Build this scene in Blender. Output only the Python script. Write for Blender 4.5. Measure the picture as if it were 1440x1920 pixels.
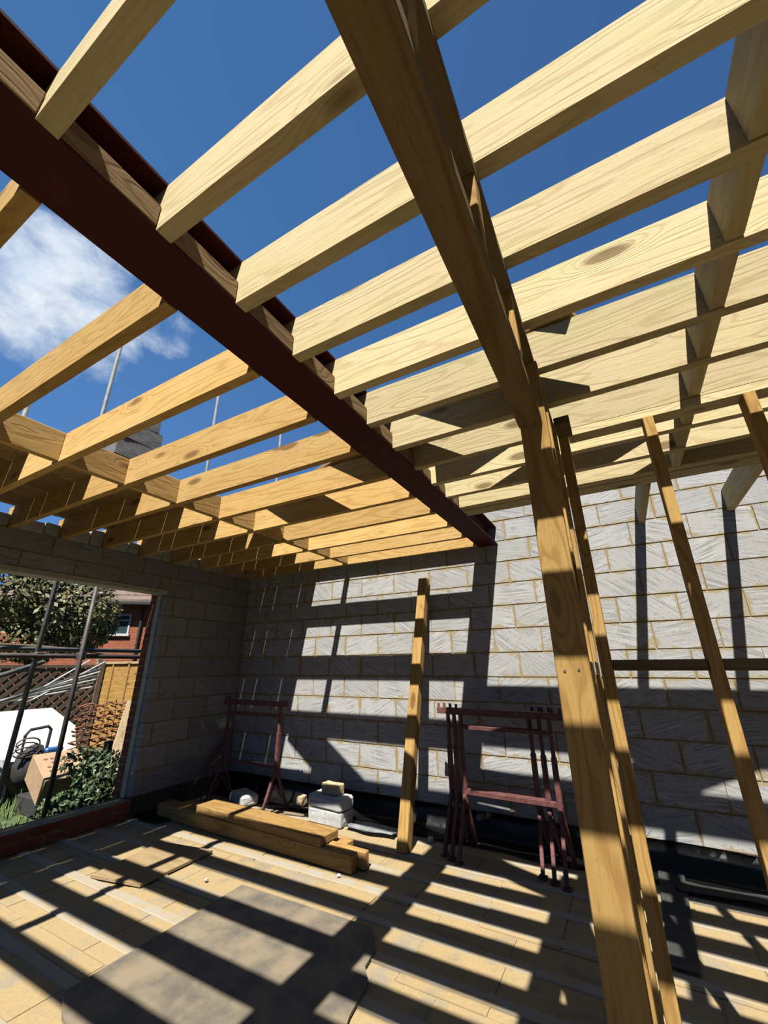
import bpy, bmesh, math, random
from mathutils import Vector, Matrix
random.seed(7)
for o in list(bpy.data.objects):
    bpy.data.objects.remove(o)
scene = bpy.context.scene
COL = scene.collection
H = 1.42                      # eye height above the floor

# ------------------------------------------------------------------ camera
cam = bpy.data.cameras.new('camera')
cam.sensor_fit = 'VERTICAL'; cam.sensor_height = 36.0
cam.lens = 757.18 / 1920 * 36.0
cam.clip_start = 0.02; cam.clip_end = 500
camo = bpy.data.objects.new('camera', cam); COL.objects.link(camo)
R = Matrix(((0.87203109, 0.48939524, -0.00735385), (0.17923764, -0.30532227, 0.93522841), (-0.45545103, 0.81686634, 0.35396856)))
camo.matrix_world = Matrix((
    (R[0][0], R[1][0], -R[2][0], 0), (R[0][1], R[1][1], -R[2][1], 0),
    (R[0][2], R[1][2], -R[2][2], H), (0, 0, 0, 1)))
scene.camera = camo

# ------------------------------------------------------------------ light
SUN_DIR = Vector((-0.183, 0.647, -1.0)).normalized()
sl = bpy.data.lights.new('sun', 'SUN'); sl.energy = 16.6; sl.angle = math.radians(0.53); sl.color = (1.0, 0.955, 0.88)
so = bpy.data.objects.new('sun', sl); COL.objects.link(so)
so.rotation_euler = SUN_DIR.to_track_quat('-Z', 'Y').to_euler(); so.location = (1, -3, 6)
vs = scene.view_settings
scene.display_settings.display_device = 'sRGB'
vs.view_transform = 'Standard'; vs.look = 'None'; vs.gamma = 1.0; vs.use_curve_mapping = False
vs.exposure = 0.0


class NT:
    """tiny node-tree helper"""
    def __init__(s, tree): s.t = tree; s.n = tree.nodes; s.l = tree.links
    def add(s, typ, ins=None, **kw):
        n = s.n.new(typ)
        for k, v in kw.items(): setattr(n, k, v)
        for k, v in (ins or {}).items():
            sock = n.inputs[k]
            if hasattr(v, 'links') or hasattr(v, 'is_linked'): s.l.new(v, sock)
            else: sock.default_value = v
        return n
    def math(s, op, a, b=0.0, c=0.0, clamp=False):
        n = s.n.new('ShaderNodeMath'); n.operation = op; n.use_clamp = clamp
        for i, v in enumerate((a, b, c)):
            if hasattr(v, 'is_linked'): s.l.new(v, n.inputs[i])
            else: n.inputs[i].default_value = v
        return n.outputs[0]
    def vmath(s, op, a, b=(0, 0, 0)):
        n = s.n.new('ShaderNodeVectorMath'); n.operation = op
        for i, v in enumerate((a, b)):
            if hasattr(v, 'is_linked'): s.l.new(v, n.inputs[i])
            else: n.inputs[i].default_value = v
        return n.outputs['Value'] if op in ('DOT_PRODUCT', 'LENGTH', 'DISTANCE') else n.outputs[0]
    def mix(s, fac, a, b, mode='MIX'):
        n = s.n.new('ShaderNodeMix'); n.data_type = 'RGBA'; n.blend_type = mode
        for k, v in ((0, fac), (6, a), (7, b)):
            if hasattr(v, 'is_linked'): s.l.new(v, n.inputs[k])
            else: n.inputs[k].default_value = v if k == 0 else ((*v, 1) if len(v) == 3 else v)
        return n.outputs[2]
    def noise(s, vec, scale, detail=3, rough=0.55, dist=0.0):
        n = s.add('ShaderNodeTexNoise', {'Scale': scale, 'Detail': detail, 'Roughness': rough, 'Distortion': dist})
        if vec is not None: s.l.new(vec, n.inputs['Vector'])
        return n.outputs[0]
    def smooth(s, v, lo, hi):
        n = s.n.new('ShaderNodeMapRange'); n.interpolation_type = 'SMOOTHSTEP'
        s.l.new(v, n.inputs[0])
        n.inputs[1].default_value = lo; n.inputs[2].default_value = hi
        return n.outputs[0]
    def bump(s, h, strength, dist=0.01):
        return s.add('ShaderNodeBump', {'Height': h, 'Strength': strength, 'Distance': dist}).outputs[0]


# ------------------------------------------------------------------ sky
w = bpy.data.worlds.new('sky'); scene.world = w; w.use_nodes = True
wt = NT(w.node_tree); wt.n.clear()
tc = wt.add('ShaderNodeTexCoord').outputs['Generated']
sep = wt.add('ShaderNodeSeparateXYZ', {0: tc})
up = wt.smooth(sep.outputs[2], 0.0, 0.95)
side = wt.smooth(wt.vmath('DOT_PRODUCT', tc, (0.75, 0.6, 0.1)), -0.6, 1.0)
skyc = wt.mix(up, (0.115, 0.285, 0.66), (0.060, 0.175, 0.42))
skyc = wt.mix(side, skyc, (0.042, 0.115, 0.30))


def cloud_patch(d, lo, hi):
    v = Vector(d).normalized()
    return wt.smooth(wt.vmath('DOT_PRODUCT', tc, tuple(v)), lo, hi)


cn = wt.noise(wt.vmath('MULTIPLY', tc, (1.0, 1.0, 1.7)), 8.0, 9, 0.64, 0.25)
m1 = cloud_patch((-0.765, 0.185, 0.615), 0.978, 0.9985)
m2 = cloud_patch((-1.06, 0.66, 0.86), 0.985, 0.999)
m3 = cloud_patch((-0.9, 1.30, 1.24), 0.998, 1.0)
m4 = cloud_patch((0.015, 0.537, 0.843), 0.9985, 1.0)
m5 = cloud_patch((0.16, 0.654, 0.74), 0.9985, 1.0)
m6 = cloud_patch((0.5, -1.0, 0.35), 0.2, 0.9)
m7 = cloud_patch((-0.693, 0.339, 0.636), 0.9965, 0.9995)
msk = wt.math('MAXIMUM', m1, wt.math('MULTIPLY', m7, 0.8))
msk = wt.math('MAXIMUM', msk, wt.math('MULTIPLY', wt.math('MAXIMUM', m4, m5), 0.30))
cf = wt.math('MULTIPLY_ADD', msk, 0.75, wt.math('SUBTRACT', cn, 0.88))
cf = wt.smooth(cf, 0.02, 0.52)
bright = wt.mix(wt.smooth(wt.noise(tc, 13.0, 4), 0.3, 0.7), (0.62, 0.74, 0.90), (0.88, 0.94, 1.0))
skyf = wt.mix(cf, skyc, bright)
skyf = wt.mix(wt.smooth(sep.outputs[2], -0.06, 0.0), (0.035, 0.03, 0.02), skyf)
bg = wt.add('ShaderNodeBackground', {'Color': skyf, 'Strength': 1.0})
wo = wt.add('ShaderNodeOutputWorld'); wt.l.new(bg.outputs[0], wo.inputs[0])


# ------------------------------------------------------------------ materials
def newmat(name):
    m = bpy.data.materials.new(name); m.use_nodes = True
    t = NT(m.node_tree); b = t.n['Principled BSDF']
    return m, t, b


def setb(t, b, col=None, rough=0.7, metal=0.0, normal=None, spec=None):
    if col is not None:
        if hasattr(col, 'is_linked'): t.l.new(col, b.inputs['Base Color'])
        else: b.inputs['Base Color'].default_value = (*col, 1)
    if hasattr(rough, 'is_linked'): t.l.new(rough, b.inputs['Roughness'])
    else: b.inputs['Roughness'].default_value = rough
    b.inputs['Metallic'].default_value = metal
    if spec is not None: b.inputs['Specular IOR Level'].default_value = spec
    if normal is not None: t.l.new(normal, b.inputs['Normal'])


def wood(name, base, dark, knot=(0.16, 0.08, 0.03), tint=None, rings=9.0, contrast=0.55, knots=1.0, spec=0.06):
    base, dark, knot = dim(base), dim(dark), dim(knot); tint = dim(tint) if tint else None
    m, t, b = newmat(name)
    oc = t.add('ShaderNodeTexCoord').outputs['Object']
    rnd = t.add('ShaderNodeObjectInfo').outputs['Random']
    off = t.add('ShaderNodeCombineXYZ', {0: t.math('MULTIPLY', rnd, 41.0), 1: t.math('MULTIPLY', rnd, 17.0), 2: t.math('MULTIPLY', rnd, 29.0)}).outputs[0]
    p = t.vmath('ADD', oc, off)
    # knots: sparse cells in a stretched space
    kp = t.vmath('MULTIPLY', p, (2.4, 7.0, 7.0))
    v = t.add('ShaderNodeTexVoronoi', {'Vector': kp, 'Scale': 1.0, 'Randomness': 1.0}, feature='F1')
    kd = v.outputs['Distance']
    ksep = t.add('ShaderNodeSeparateXYZ', {0: v.outputs['Color']})
    has = t.math('GREATER_THAN', ksep.outputs[0], 0.42)
    pull = t.math('MULTIPLY', t.smooth(t.math('SUBTRACT', 0.5, kd), 0.0, 0.5), has)
    gp = t.vmath('MULTIPLY', p, (0.7, 5.5, 5.5))
    g = t.noise(gp, 1.0, 3.0, 0.45, 0.2)
    g2 = t.math('ADD', g, t.math('MULTIPLY', pull, 0.28 * knots))
    ring = t.math('PINGPONG', t.math('MULTIPLY', g2, rings * 2), 1.0)
    ring = t.smooth(ring, 0.45, 1.0)
    fib = t.noise(t.vmath('MULTIPLY', p, (5.0, 150.0, 150.0)), 1.0, 4, 0.7)
    fleck = t.smooth(t.noise(t.vmath('MULTIPLY', p, (30.0, 120.0, 120.0)), 1.0, 3, 0.7), 0.57, 0.72)
    blot = t.noise(t.vmath('MULTIPLY', p, (2.0, 8.0, 8.0)), 1.0, 4, 0.6)
    col = t.mix(t.math('MULTIPLY', ring, contrast), base, dark)
    col = t.mix(t.math('MULTIPLY', t.smooth(fib, 0.42, 0.72), 0.38), col, dark)
    col = t.mix(t.math('MULTIPLY', fleck, 0.6), col, dark)
    if tint: col = t.mix(t.math('MULTIPLY', t.smooth(blot, 0.45, 0.7), 0.55), col, tint)
    var = t.math('MULTIPLY_ADD', rnd, 0.30, 0.85)
    vv = t.add('ShaderNodeCombineXYZ', {0: var, 1: var, 2: var}).outputs[0]
    col = t.mix(1.0, col, vv, 'MULTIPLY')
    kmask = t.math('MULTIPLY', t.smooth(t.math('SUBTRACT', 0.25, kd), 0.0, 0.13), has)
    col = t.mix(t.math('MULTIPLY', kmask, 0.75 * knots), col, knot)
    setb(t, b, col, 0.88, 0.0, t.bump(t.math('ADD', fib, t.math('MULTIPLY', ring, -0.5)), 0.5, 0.003), spec)
    return m


def plain(name, col, rough=0.7, metal=0.0, nscale=20.0, var=0.25, bump=0.2, dist=0.003, col2=None, stretch=(1, 1, 1), spec=None):
    col = dim(col); col2 = dim(col2) if col2 else None
    m, t, b = newmat(name)
    oc = t.add('ShaderNodeTexCoord').outputs['Object']
    n = t.noise(t.vmath('MULTIPLY', oc, stretch), nscale, 5, 0.6)
    c2 = col2 or tuple(c * (1 - var) for c in col)
    c = t.mix(t.smooth(n, 0.35, 0.68), col, c2)
    setb(t, b, c, rough, metal, t.bump(n, bump, dist), spec)
    return m


def masonry(name, c1, c2, mortar, scratch=0.35, pits=0.5, smear=0.016, sand=0.0, sandcol=(0.5, 0.38, 0.2), bump=0.5):
    """block units carry UV 'pos' (metres in the face) and 'inv' (metres to far edges) plus a per-unit random in 'rnd'"""
    c1, c2, mortar, sandcol = dim(c1), dim(c2), dim(mortar), dim(sandcol)
    m, t, b = newmat(name)
    pos = t.add('ShaderNodeUVMap', uv_map='pos').outputs[0]
    inv = t.add('ShaderNodeUVMap', uv_map='inv').outputs[0]
    rn = t.add('ShaderNodeAttribute', attribute_name='rnd').outputs['Fac']
    oc = t.add('ShaderNodeTexCoord').outputs['Object']
    a = t.add('ShaderNodeSeparateXYZ', {0: pos}); c = t.add('ShaderNodeSeparateXYZ', {0: inv})
    e = t.math('MINIMUM', t.math('MINIMUM', a.outputs[0], a.outputs[1]), t.math('MINIMUM', c.outputs[0], c.outputs[1]))
    # slanting saw marks, direction per block
    sgn = t.math('MULTIPLY_ADD', t.math('FRACT', t.math('MULTIPLY', rn, 7.31)), 1.3, -0.5)
    rot = t.add('ShaderNodeVectorRotate', {'Vector': pos, 'Angle': sgn}, rotation_type='Z_AXIS').outputs[0]
    shift = t.add('ShaderNodeCombineXYZ', {0: t.math('MULTIPLY', rn, 31.0), 1: t.math('MULTIPLY', rn, 57.0), 2: 0.0}).outputs[0]
    sp = t.vmath('ADD', t.vmath('MULTIPLY', rot, (3.0, 85.0, 1.0)), shift)
    sc = t.math('MULTIPLY_ADD', t.math('SUBTRACT', t.noise(sp, 1.0, 4, 0.65, 0.12), 0.5), t.smooth(t.noise(oc, 6.0, 3), 0.35, 0.65), 0.5)
    fine = t.noise(oc, 120.0, 4, 0.7)
    big = t.noise(oc, 5.0, 4, 0.6)
    col = t.mix(t.math('FRACT', t.math('MULTIPLY', rn, 3.7)), c1, c2)
    dk = t.math('MULTIPLY', t.smooth(sc, 0.49, 0.56), scratch)
    col = t.mix(dk, col, (c2[0] * 0.55, c2[1] * 0.55, c2[2] * 0.58))
    lt = t.math('MULTIPLY', t.smooth(sc, 0.49, 0.42), scratch * 0.5)
    col = t.mix(lt, col, (min(1, c1[0] * 1.35), min(1, c1[1] * 1.35), min(1, c1[2] * 1.35)))
    vo = t.add('ShaderNodeTexVoronoi', {'Vector': oc, 'Scale': 55.0}, feature='F1')
    pit = t.math('MULTIPLY', t.math('LESS_THAN', vo.outputs['Distance'], 0.22), t.math('GREATER_THAN', t.noise(oc, 40.0, 3), 0.50))
    col = t.mix(t.math('MULTIPLY', pit, pits), col, (0.04, 0.04, 0.04))
    col = t.mix(t.math('MULTIPLY', t.smooth(fine, 0.5, 0.75), 0.25), col, (c2[0] * 0.6, c2[1] * 0.6, c2[2] * 0.6))
    # mortar smeared over the arrises
    edge = t.math('SUBTRACT', t.math('MULTIPLY', t.smooth(t.noise(oc, 8.0, 6, 0.7), 0.42, 0.78), smear * 2.2), e)
    mm = t.smooth(edge, -0.003, 0.003)
    col = t.mix(t.math('MULTIPLY', mm, 0.85), col, t.mix(fine, mortar, tuple(x * 0.75 for x in mortar)))
    if sand > 0:
        sm = t.smooth(t.math('ADD', big, t.math('MULTIPLY', fine, 0.25)), 0.62 - sand * 0.5, 0.78 - sand * 0.5)
        col = t.mix(t.math('MULTIPLY', sm, 0.9), col, t.mix(t.noise(oc, 45.0, 4, 0.7), sandcol, tuple(x * 0.55 for x in sandcol)))
    else:
        col = t.mix(t.math('MULTIPLY', t.smooth(big, 0.55, 0.8), 0.25), col, mortar)
    h = t.math('ADD', t.math('MULTIPLY', fine, 0.5), t.math('ADD', t.math('MULTIPLY', sc, -0.7), t.math('MULTIPLY', pit, -1.2)))
    setb(t, b, col, 0.95, 0.0, t.bump(h, bump, 0.004), 0.1)
    return m


M = {}
ALB = 0.42
def dim(c): return tuple(x * ALB for x in c)
M['joist_pale'] = wood('treated_pine_pale', (0.76, 0.63, 0.37), (0.47, 0.34, 0.165), tint=(0.64, 0.58, 0.29), rings=13, contrast=0.42)
M['joist_gold'] = wood('treated_pine_gold', (0.76, 0.49, 0.18), (0.45, 0.24, 0.07), tint=(0.80, 0.56, 0.24), rings=13, contrast=0.42)
M['post'] = wood('post_pine', (0.55, 0.35, 0.12), (0.33, 0.17, 0.05), rings=14, contrast=0.6)
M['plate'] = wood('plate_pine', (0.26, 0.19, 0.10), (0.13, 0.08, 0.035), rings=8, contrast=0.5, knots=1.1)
M['board'] = wood('scaffold_board_wood', (0.40, 0.27, 0.14), (0.22, 0.13, 0.06), rings=14)
M['ply'] = wood('dusty_ply', (0.42, 0.31, 0.17), (0.28, 0.19, 0.09), rings=8, contrast=0.3, knots=0.3)
M['sleeper'] = wood('sleeper_wood', (0.50, 0.31, 0.11), (0.28, 0.14, 0.045), rings=11, contrast=0.55)
M['grey_wood'] = wood('weathered_wood', (0.30, 0.24, 0.17), (0.14, 0.10, 0.07), rings=14)
M['raw_wood'] = wood('raw_plank', (0.62, 0.48, 0.30), (0.36, 0.25, 0.14), rings=14)
M['trellis'] = wood('trellis_wood', (0.26, 0.20, 0.15), (0.12, 0.09, 0.07), rings=11)
M['fence'] = wood('fence_board', (0.55, 0.33, 0.11), (0.34, 0.18, 0.05), rings=7)
M['block'] = masonry('aircrete_block', (0.54, 0.54, 0.53), (0.45, 0.45, 0.44), (0.48, 0.38, 0.21), scratch=0.65, smear=0.026)
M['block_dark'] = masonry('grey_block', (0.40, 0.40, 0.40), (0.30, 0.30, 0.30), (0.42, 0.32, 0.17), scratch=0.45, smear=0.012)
M['mortar'] = plain('mortar', (0.42, 0.31, 0.15), 0.95, nscale=60, var=0.35, bump=0.6, dist=0.004)
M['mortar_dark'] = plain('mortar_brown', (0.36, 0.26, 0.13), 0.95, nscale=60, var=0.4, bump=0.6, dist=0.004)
M['floor_block'] = masonry('floor_block', (0.42, 0.36, 0.26), (0.34, 0.28, 0.19), (0.44, 0.35, 0.21), scratch=0.12, pits=0.25, smear=0.004, sand=0.28, sandcol=(0.62, 0.46, 0.23))
M['floor_beam'] = plain('floor_beam_concrete', (0.42, 0.38, 0.31), 0.9, nscale=9, col2=(0.44, 0.34, 0.19), bump=0.4)
M['sand'] = plain('sand_dust', (0.50, 0.38, 0.21), 1.0, nscale=40, var=0.4, bump=0.8, dist=0.006)
M['brick'] = masonry('red_brick', (0.33, 0.10, 0.055), (0.24, 0.07, 0.045), (0.34, 0.26, 0.16), scratch=0.1, pits=0.2, smear=0.006)
M['house_brick'] = masonry('house_brick', (0.50, 0.16, 0.09), (0.40, 0.12, 0.07), (0.45, 0.36, 0.28), scratch=0.05, pits=0.0, smear=0.003)
M['steel'] = plain('red_oxide_steel', (0.085, 0.009, 0.006), 0.7, nscale=14, var=0.3, bump=0.1, spec=0.15)
M['trestle'] = plain('rusty_red_paint', (0.085, 0.013, 0.014), 0.75, metal=0.0, nscale=26, col2=(0.19, 0.055, 0.045), bump=0.4)
M['rust'] = plain('rusty_mesh_metal', (0.36, 0.12, 0.05), 0.85, nscale=40, var=0.4, bump=0.5)
M['tube'] = plain('galvanised_tube', (0.20, 0.21, 0.22), 0.7, metal=0.1, nscale=12, var=0.4, bump=0.15)
M['tube_dark'] = plain('rusty_tube', (0.12, 0.10, 0.09), 0.6, metal=0.4, nscale=12, var=0.4, bump=0.15)
M['membrane'] = plain('black_membrane', (0.012, 0.012, 0.013), 0.38, nscale=9, var=0.3, bump=0.5, dist=0.02)
M['felt'] = plain('dusty_membrane', (0.10, 0.105, 0.105), 0.6, nscale=14, col2=(0.17, 0.16, 0.14), bump=0.4, dist=0.006)
M['old_slab'] = plain('dusty_board', (0.28, 0.22, 0.14), 0.95, nscale=4.5, col2=(0.12, 0.105, 0.08), bump=0.5)
M['loose_grey'] = plain('loose_block_grey', (0.24, 0.245, 0.25), 0.95, nscale=40, var=0.45, bump=0.9, dist=0.006, stretch=(1, 0.3, 4))
M['white_block'] = plain('pale_block', (0.60, 0.60, 0.58), 0.9, nscale=30, var=0.2, bump=0.6, dist=0.005)
M['yellow_brick'] = plain('yellow_brick', (0.66, 0.52, 0.30), 0.9, nscale=30, var=0.25, bump=0.6, dist=0.005)
M['white'] = plain('white_sheet', (0.78, 0.78, 0.72), 0.5, nscale=3, var=0.08, bump=0.1)
M['closer'] = plain('pale_cavity_closer', (0.50, 0.48, 0.38), 0.7, nscale=8, var=0.2)
M['bag'] = plain('white_sack', (0.62, 0.64, 0.66), 0.6, nscale=5, var=0.4, bump=1.0, dist=0.03)
M['card'] = plain('cardboard', (0.52, 0.34, 0.19), 0.85, nscale=10, var=0.15)
M['print'] = plain('box_print', (0.22, 0.09, 0.05), 0.85)
M['black'] = plain('black_plastic', (0.02, 0.02, 0.022), 0.85)
M['blue'] = plain('blue_plastic', (0.03, 0.16, 0.52), 0.4)
M['grass'] = plain('grass_blades', (0.07, 0.15, 0.025), 0.8, nscale=8, col2=(0.16, 0.23, 0.05))
M['lawn'] = plain('lawn_ground', (0.045, 0.09, 0.022), 1.0, nscale=6, col2=(0.12, 0.17, 0.05), bump=0.8, dist=0.03)
M['leaf'] = plain('ivy_leaf', (0.04, 0.085, 0.022), 0.6, nscale=5, col2=(0.09, 0.15, 0.04))
M['leaf_dark'] = plain('conifer_leaf', (0.02, 0.05, 0.018), 0.6, nscale=3, col2=(0.05, 0.09, 0.03))
M['leaf_olive'] = plain('tree_leaf', (0.09, 0.105, 0.03), 0.6, nscale=2, col2=(0.22, 0.20, 0.055))
M['bark'] = plain('bark', (0.10, 0.075, 0.05), 0.95, nscale=20, var=0.5, bump=1.0, dist=0.02)
M['tile'] = plain('roof_tile', (0.23, 0.16, 0.13), 0.9, nscale=6, col2=(0.15, 0.10, 0.085), bump=0.7, dist=0.02)
M['glass'] = plain('window_glass', (0.05, 0.09, 0.10), 0.08, nscale=2)
M['pvc'] = plain('white_frame', (0.75, 0.76, 0.75), 0.4)
M['screw'] = plain('screw_metal', (0.45, 0.42, 0.35), 0.35, metal=0.8)
M['earth'] = plain('dark_earth', (0.10, 0.075, 0.045), 1.0, nscale=25, var=0.5, bump=1.0, dist=0.02)


# ------------------------------------------------------------------ helpers
def tag(o, label=None, cat=None, group=None, kind=None):
    if label: o['label'] = label
    if cat: o['category'] = cat
    if group: o['group'] = group
    if kind: o['kind'] = kind
    return o


def link(name, me, mat, parent=None):
    o = bpy.data.objects.new(name, me); COL.objects.link(o)
    for mm in (mat if isinstance(mat, (list, tuple)) else [mat]):
        if mm and mm.name not in [x.name for x in me.materials if x]: me.materials.append(mm)
    if parent: o.parent = parent
    return o


def finish(name, bm, mat, parent=None, smooth=False):
    bmesh.ops.recalc_face_normals(bm, faces=bm.faces[:])
    me = bpy.data.meshes.new(name); bm.to_mesh(me); bm.free()
    if smooth:
        for p in me.polygons: p.use_smooth = True
    return link(name, me, mat, parent)


def empty(name, loc, rz=0.0):
    o = bpy.data.objects.new(name, None); COL.objects.link(o)
    o.empty_display_size = 0.1; o.location = loc; o.rotation_euler = (0, 0, rz)
    return o


def add_box(bm, lo, hi, bev=0.0, mtx=None, mi=0):
    vs_ = [bm.verts.new((x, y, z)) for x in (lo[0], hi[0]) for y in (lo[1], hi[1]) for z in (lo[2], hi[2])]
    q = [(0, 1, 3, 2), (4, 6, 7, 5), (0, 4, 5, 1), (2, 3, 7, 6), (0, 2, 6, 4), (1, 5, 7, 3)]
    fs = [bm.faces.new([vs_[i] for i in f]) for f in q]
    for f in fs: f.material_index = mi
    if bev > 0:
        es = list({e for f in fs for e in f.edges})
        r = bmesh.ops.bevel(bm, geom=es, offset=bev, segments=1, affect='EDGES', profile=0.5)
        vs_ = list({v for f in r['faces'] for v in f.verts} | {v for v in vs_ if v.is_valid})
        for f in r['faces']: f.material_index = mi
    if mtx is not None:
        for v in vs_: v.co = mtx @ v.co
    return vs_


def basis(p0, p1, upv=(0, 0, 1)):
    p0 = Vector(p0); p1 = Vector(p1); x = (p1 - p0).normalized()
    u = Vector(upv); y = u.cross(x)
    if y.length < 1e-4: y = Vector((0, 1, 0)).cross(x)
    y.normalize(); z = x.cross(y)
    m = Matrix.Identity(4)
    for i, v in enumerate((x, y, z)): m.col[i][:3] = v
    m.col[3][:3] = p0
    return m, (p1 - p0).length


def add_bar(bm, p0, p1, w, h, bev=0.0, upv=(0, 0, 1)):
    m, L = basis(p0, p1, upv)
    return add_box(bm, (0, -w / 2, -h / 2), (L, w / 2, h / 2), bev, m)


def add_tube(bm, p0, p1, r, seg=12, r2=None):
    m, L = basis(p0, p1)
    r2 = r if r2 is None else r2
    a = [bm.verts.new(m @ Vector((0, r * math.cos(t), r * math.sin(t)))) for t in [2 * math.pi * i / seg for i in range(seg)]]
    b = [bm.verts.new(m @ Vector((L, r2 * math.cos(t), r2 * math.sin(t)))) for t in [2 * math.pi * i / seg for i in range(seg)]]
    for i in range(seg): bm.faces.new((a[i], a[(i + 1) % seg], b[(i + 1) % seg], b[i]))
    bm.faces.new(a[::-1]); bm.faces.new(b)


def add_path(bm, pts, r, seg=8):
    rings = []
    pts = [Vector(p) for p in pts]
    for i, p in enumerate(pts):
        d = (pts[min(i + 1, len(pts) - 1)] - pts[max(i - 1, 0)]).normalized()
        s = d.cross(Vector((0.03, 0.02, 1)))
        if s.length < 1e-3: s = d.cross(Vector((1, 0, 0)))
        s.normalize(); u = s.cross(d)
        rings.append([bm.verts.new(p + r * (math.cos(t) * s + math.sin(t) * u)) for t in [2 * math.pi * k / seg for k in range(seg)]])
    for a, b in zip(rings, rings[1:]):
        for k in range(seg): bm.faces.new((a[k], a[(k + 1) % seg], b[(k + 1) % seg], b[k]))
    bm.faces.new(rings[0][::-1]); bm.faces.new(rings[-1])


def timber(name, p0, p1, w, h, mat, parent=None, bev=0.003, upv=(0, 0, 1)):
    """a sawn timber: local X runs along its length so that the grain does too"""
    m, L = basis(p0, p1, upv)
    bm = bmesh.new()
    n = max(1, int(L / 0.35))
    add_box(bm, (0, -w / 2, -h / 2), (L, w / 2, h / 2), bev)
    o = finish(name, bm, mat, parent)
    o.matrix_world = m
    return o


def masonry_mesh(name, rects, org, udir, mat_block, mat_mortar, unit=(0.44, 0.215), joint=0.010, v0=0.0, phase=0.0,
                 depth=0.10, recess=0.006, parent=None, flat=False, jitter=0.0015, bond=0.5, face_dir=None):
    """rects: (u0,u1,v0,v1) panels. Front face at local y=0 looking -y, wall body +y. org: world origin, udir: world direction of u"""
    bm = bmesh.new()
    pos = bm.loops.layers.uv.new('pos'); inv = bm.loops.layers.uv.new('inv')
    rl = bm.verts.layers.float.new('rnd')
    pu, pv = unit[0] + joint, unit[1] + joint
    for (u0, u1, w0, w1) in rects:
        add_box(bm, (u0 + 0.004, recess, w0 + 0.003), (u1 - 0.004, depth - 0.004, w1 - 0.003), 0, None, 1)
        r = math.floor((w0 - v0) / pv)
        while v0 + r * pv < w1 - 0.004:
            b0 = max(w0, v0 + r * pv + joint / 2); b1 = min(w1, v0 + (r + 1) * pv - joint / 2)
            ph = phase + (bond * pu if r % 2 else 0.0)
            c = math.floor((u0 - ph) / pu)
            while ph + c * pu < u1 - 0.004:
                rj = random.Random(hash((name, round(u0, 2), r, c)) & 0xffff)
                rj = random.Random(int(abs(r * 971 + c * 131 + len(name) * 17)))
                a0 = max(u0, ph + c * pu + joint / 2 + rj.uniform(-0.004, 0.004)); a1 = min(u1, ph + (c + 1) * pu - joint / 2 + rj.uniform(-0.004, 0.004))
                if a1 - a0 > 0.006 and b1 - b0 > 0.006:
                    jy = rj.uniform(-jitter, jitter); rv = rj.random()
                    nv = len(bm.verts)
                    vs_ = add_box(bm, (a0, jy, b0), (a1, depth - 0.002, b1), 0.0, None, 0)
                    fs = {f for v in vs_ for f in v.link_faces}
                    for v in vs_: v[rl] = rv
                    for f in fs:
                        f.normal_update()
                        nx = abs(f.normal.x) > 0.7; nz = abs(f.normal.z) > 0.7
                        for lp in f.loops:
                            co = lp.vert.co
                            U = co.y if nx else co.x - a0; V = (co.y) if nz else co.z - b0
                            lp[pos].uv = (U, V)
                            lp[inv].uv = ((depth if nx else a1 - a0) - U, (depth if nz else b1 - b0) - V)
                c += 1
            r += 1
    me = bpy.data.meshes.new(name)
    bmesh.ops.recalc_face_normals(bm, faces=bm.faces[:])
    bm.to_mesh(me); bm.free()
    me.materials.append(mat_block); me.materials.append(mat_mortar)
    o = bpy.data.objects.new(name, me); COL.objects.link(o)
    x = Vector(udir).normalized()
    if flat:      # a floor: v runs in world Y, face looks up
        m = Matrix(((1, 0, 0, 0), (0, 0, 1, 0), (0, -1, 0, 0), (0, 0, 0, 1)))
    else:
        z = Vector((0, 0, 1)); y = z.cross(x)
        m = Matrix.Identity(4)
        for i, v in enumerate((x, y, z)): m.col[i][:3] = v
    m.col[3][:3] = Vector(org)
    o.matrix_world = m
    if parent: o.parent = parent
    return o


def copy_tree(o, parent=None):
    c = o.copy(); COL.objects.link(c)
    if parent: c.parent = parent
    for ch in o.children: copy_tree(ch, c)
    return c


ORD = ['first', 'second', 'third', 'fourth', 'fifth', 'sixth', 'seventh', 'eighth', 'ninth', 'tenth', 'eleventh', 'twelfth', 'thirteenth', 'fourteenth']

# ------------------------------------------------------------------ main levels
D = 4.23                       # back wall face
XL = -4.632                    # left wall face
ZB = 1.193 + H                 # underside of the joists
ZT = ZB + 0.195
BED = 0.107 + H - 6 * 0.225    # first bed joint, 0.177

# ------------------------------------------------------------------ setting
bw = masonry_mesh('wall_back', [(XL - 0.1, 3.1, BED, BED + 0.225 * 14)], (0, D, 0), (1, 0, 0), M['block'], M['mortar'],
                  v0=BED, phase=-2.68 + 0.225, depth=0.10)
tag(bw, kind='structure')
# left wall: pier between the opening and the corner, panel over the opening, pier behind the viewer
OY1 = 2.98; SILL = 0.178; LB = 0.862 + H
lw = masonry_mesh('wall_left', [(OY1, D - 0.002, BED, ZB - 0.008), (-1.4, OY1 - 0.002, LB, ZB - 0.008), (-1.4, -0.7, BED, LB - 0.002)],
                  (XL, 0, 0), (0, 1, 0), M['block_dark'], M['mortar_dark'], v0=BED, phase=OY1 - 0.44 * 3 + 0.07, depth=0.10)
tag(lw, kind='structure')
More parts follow.
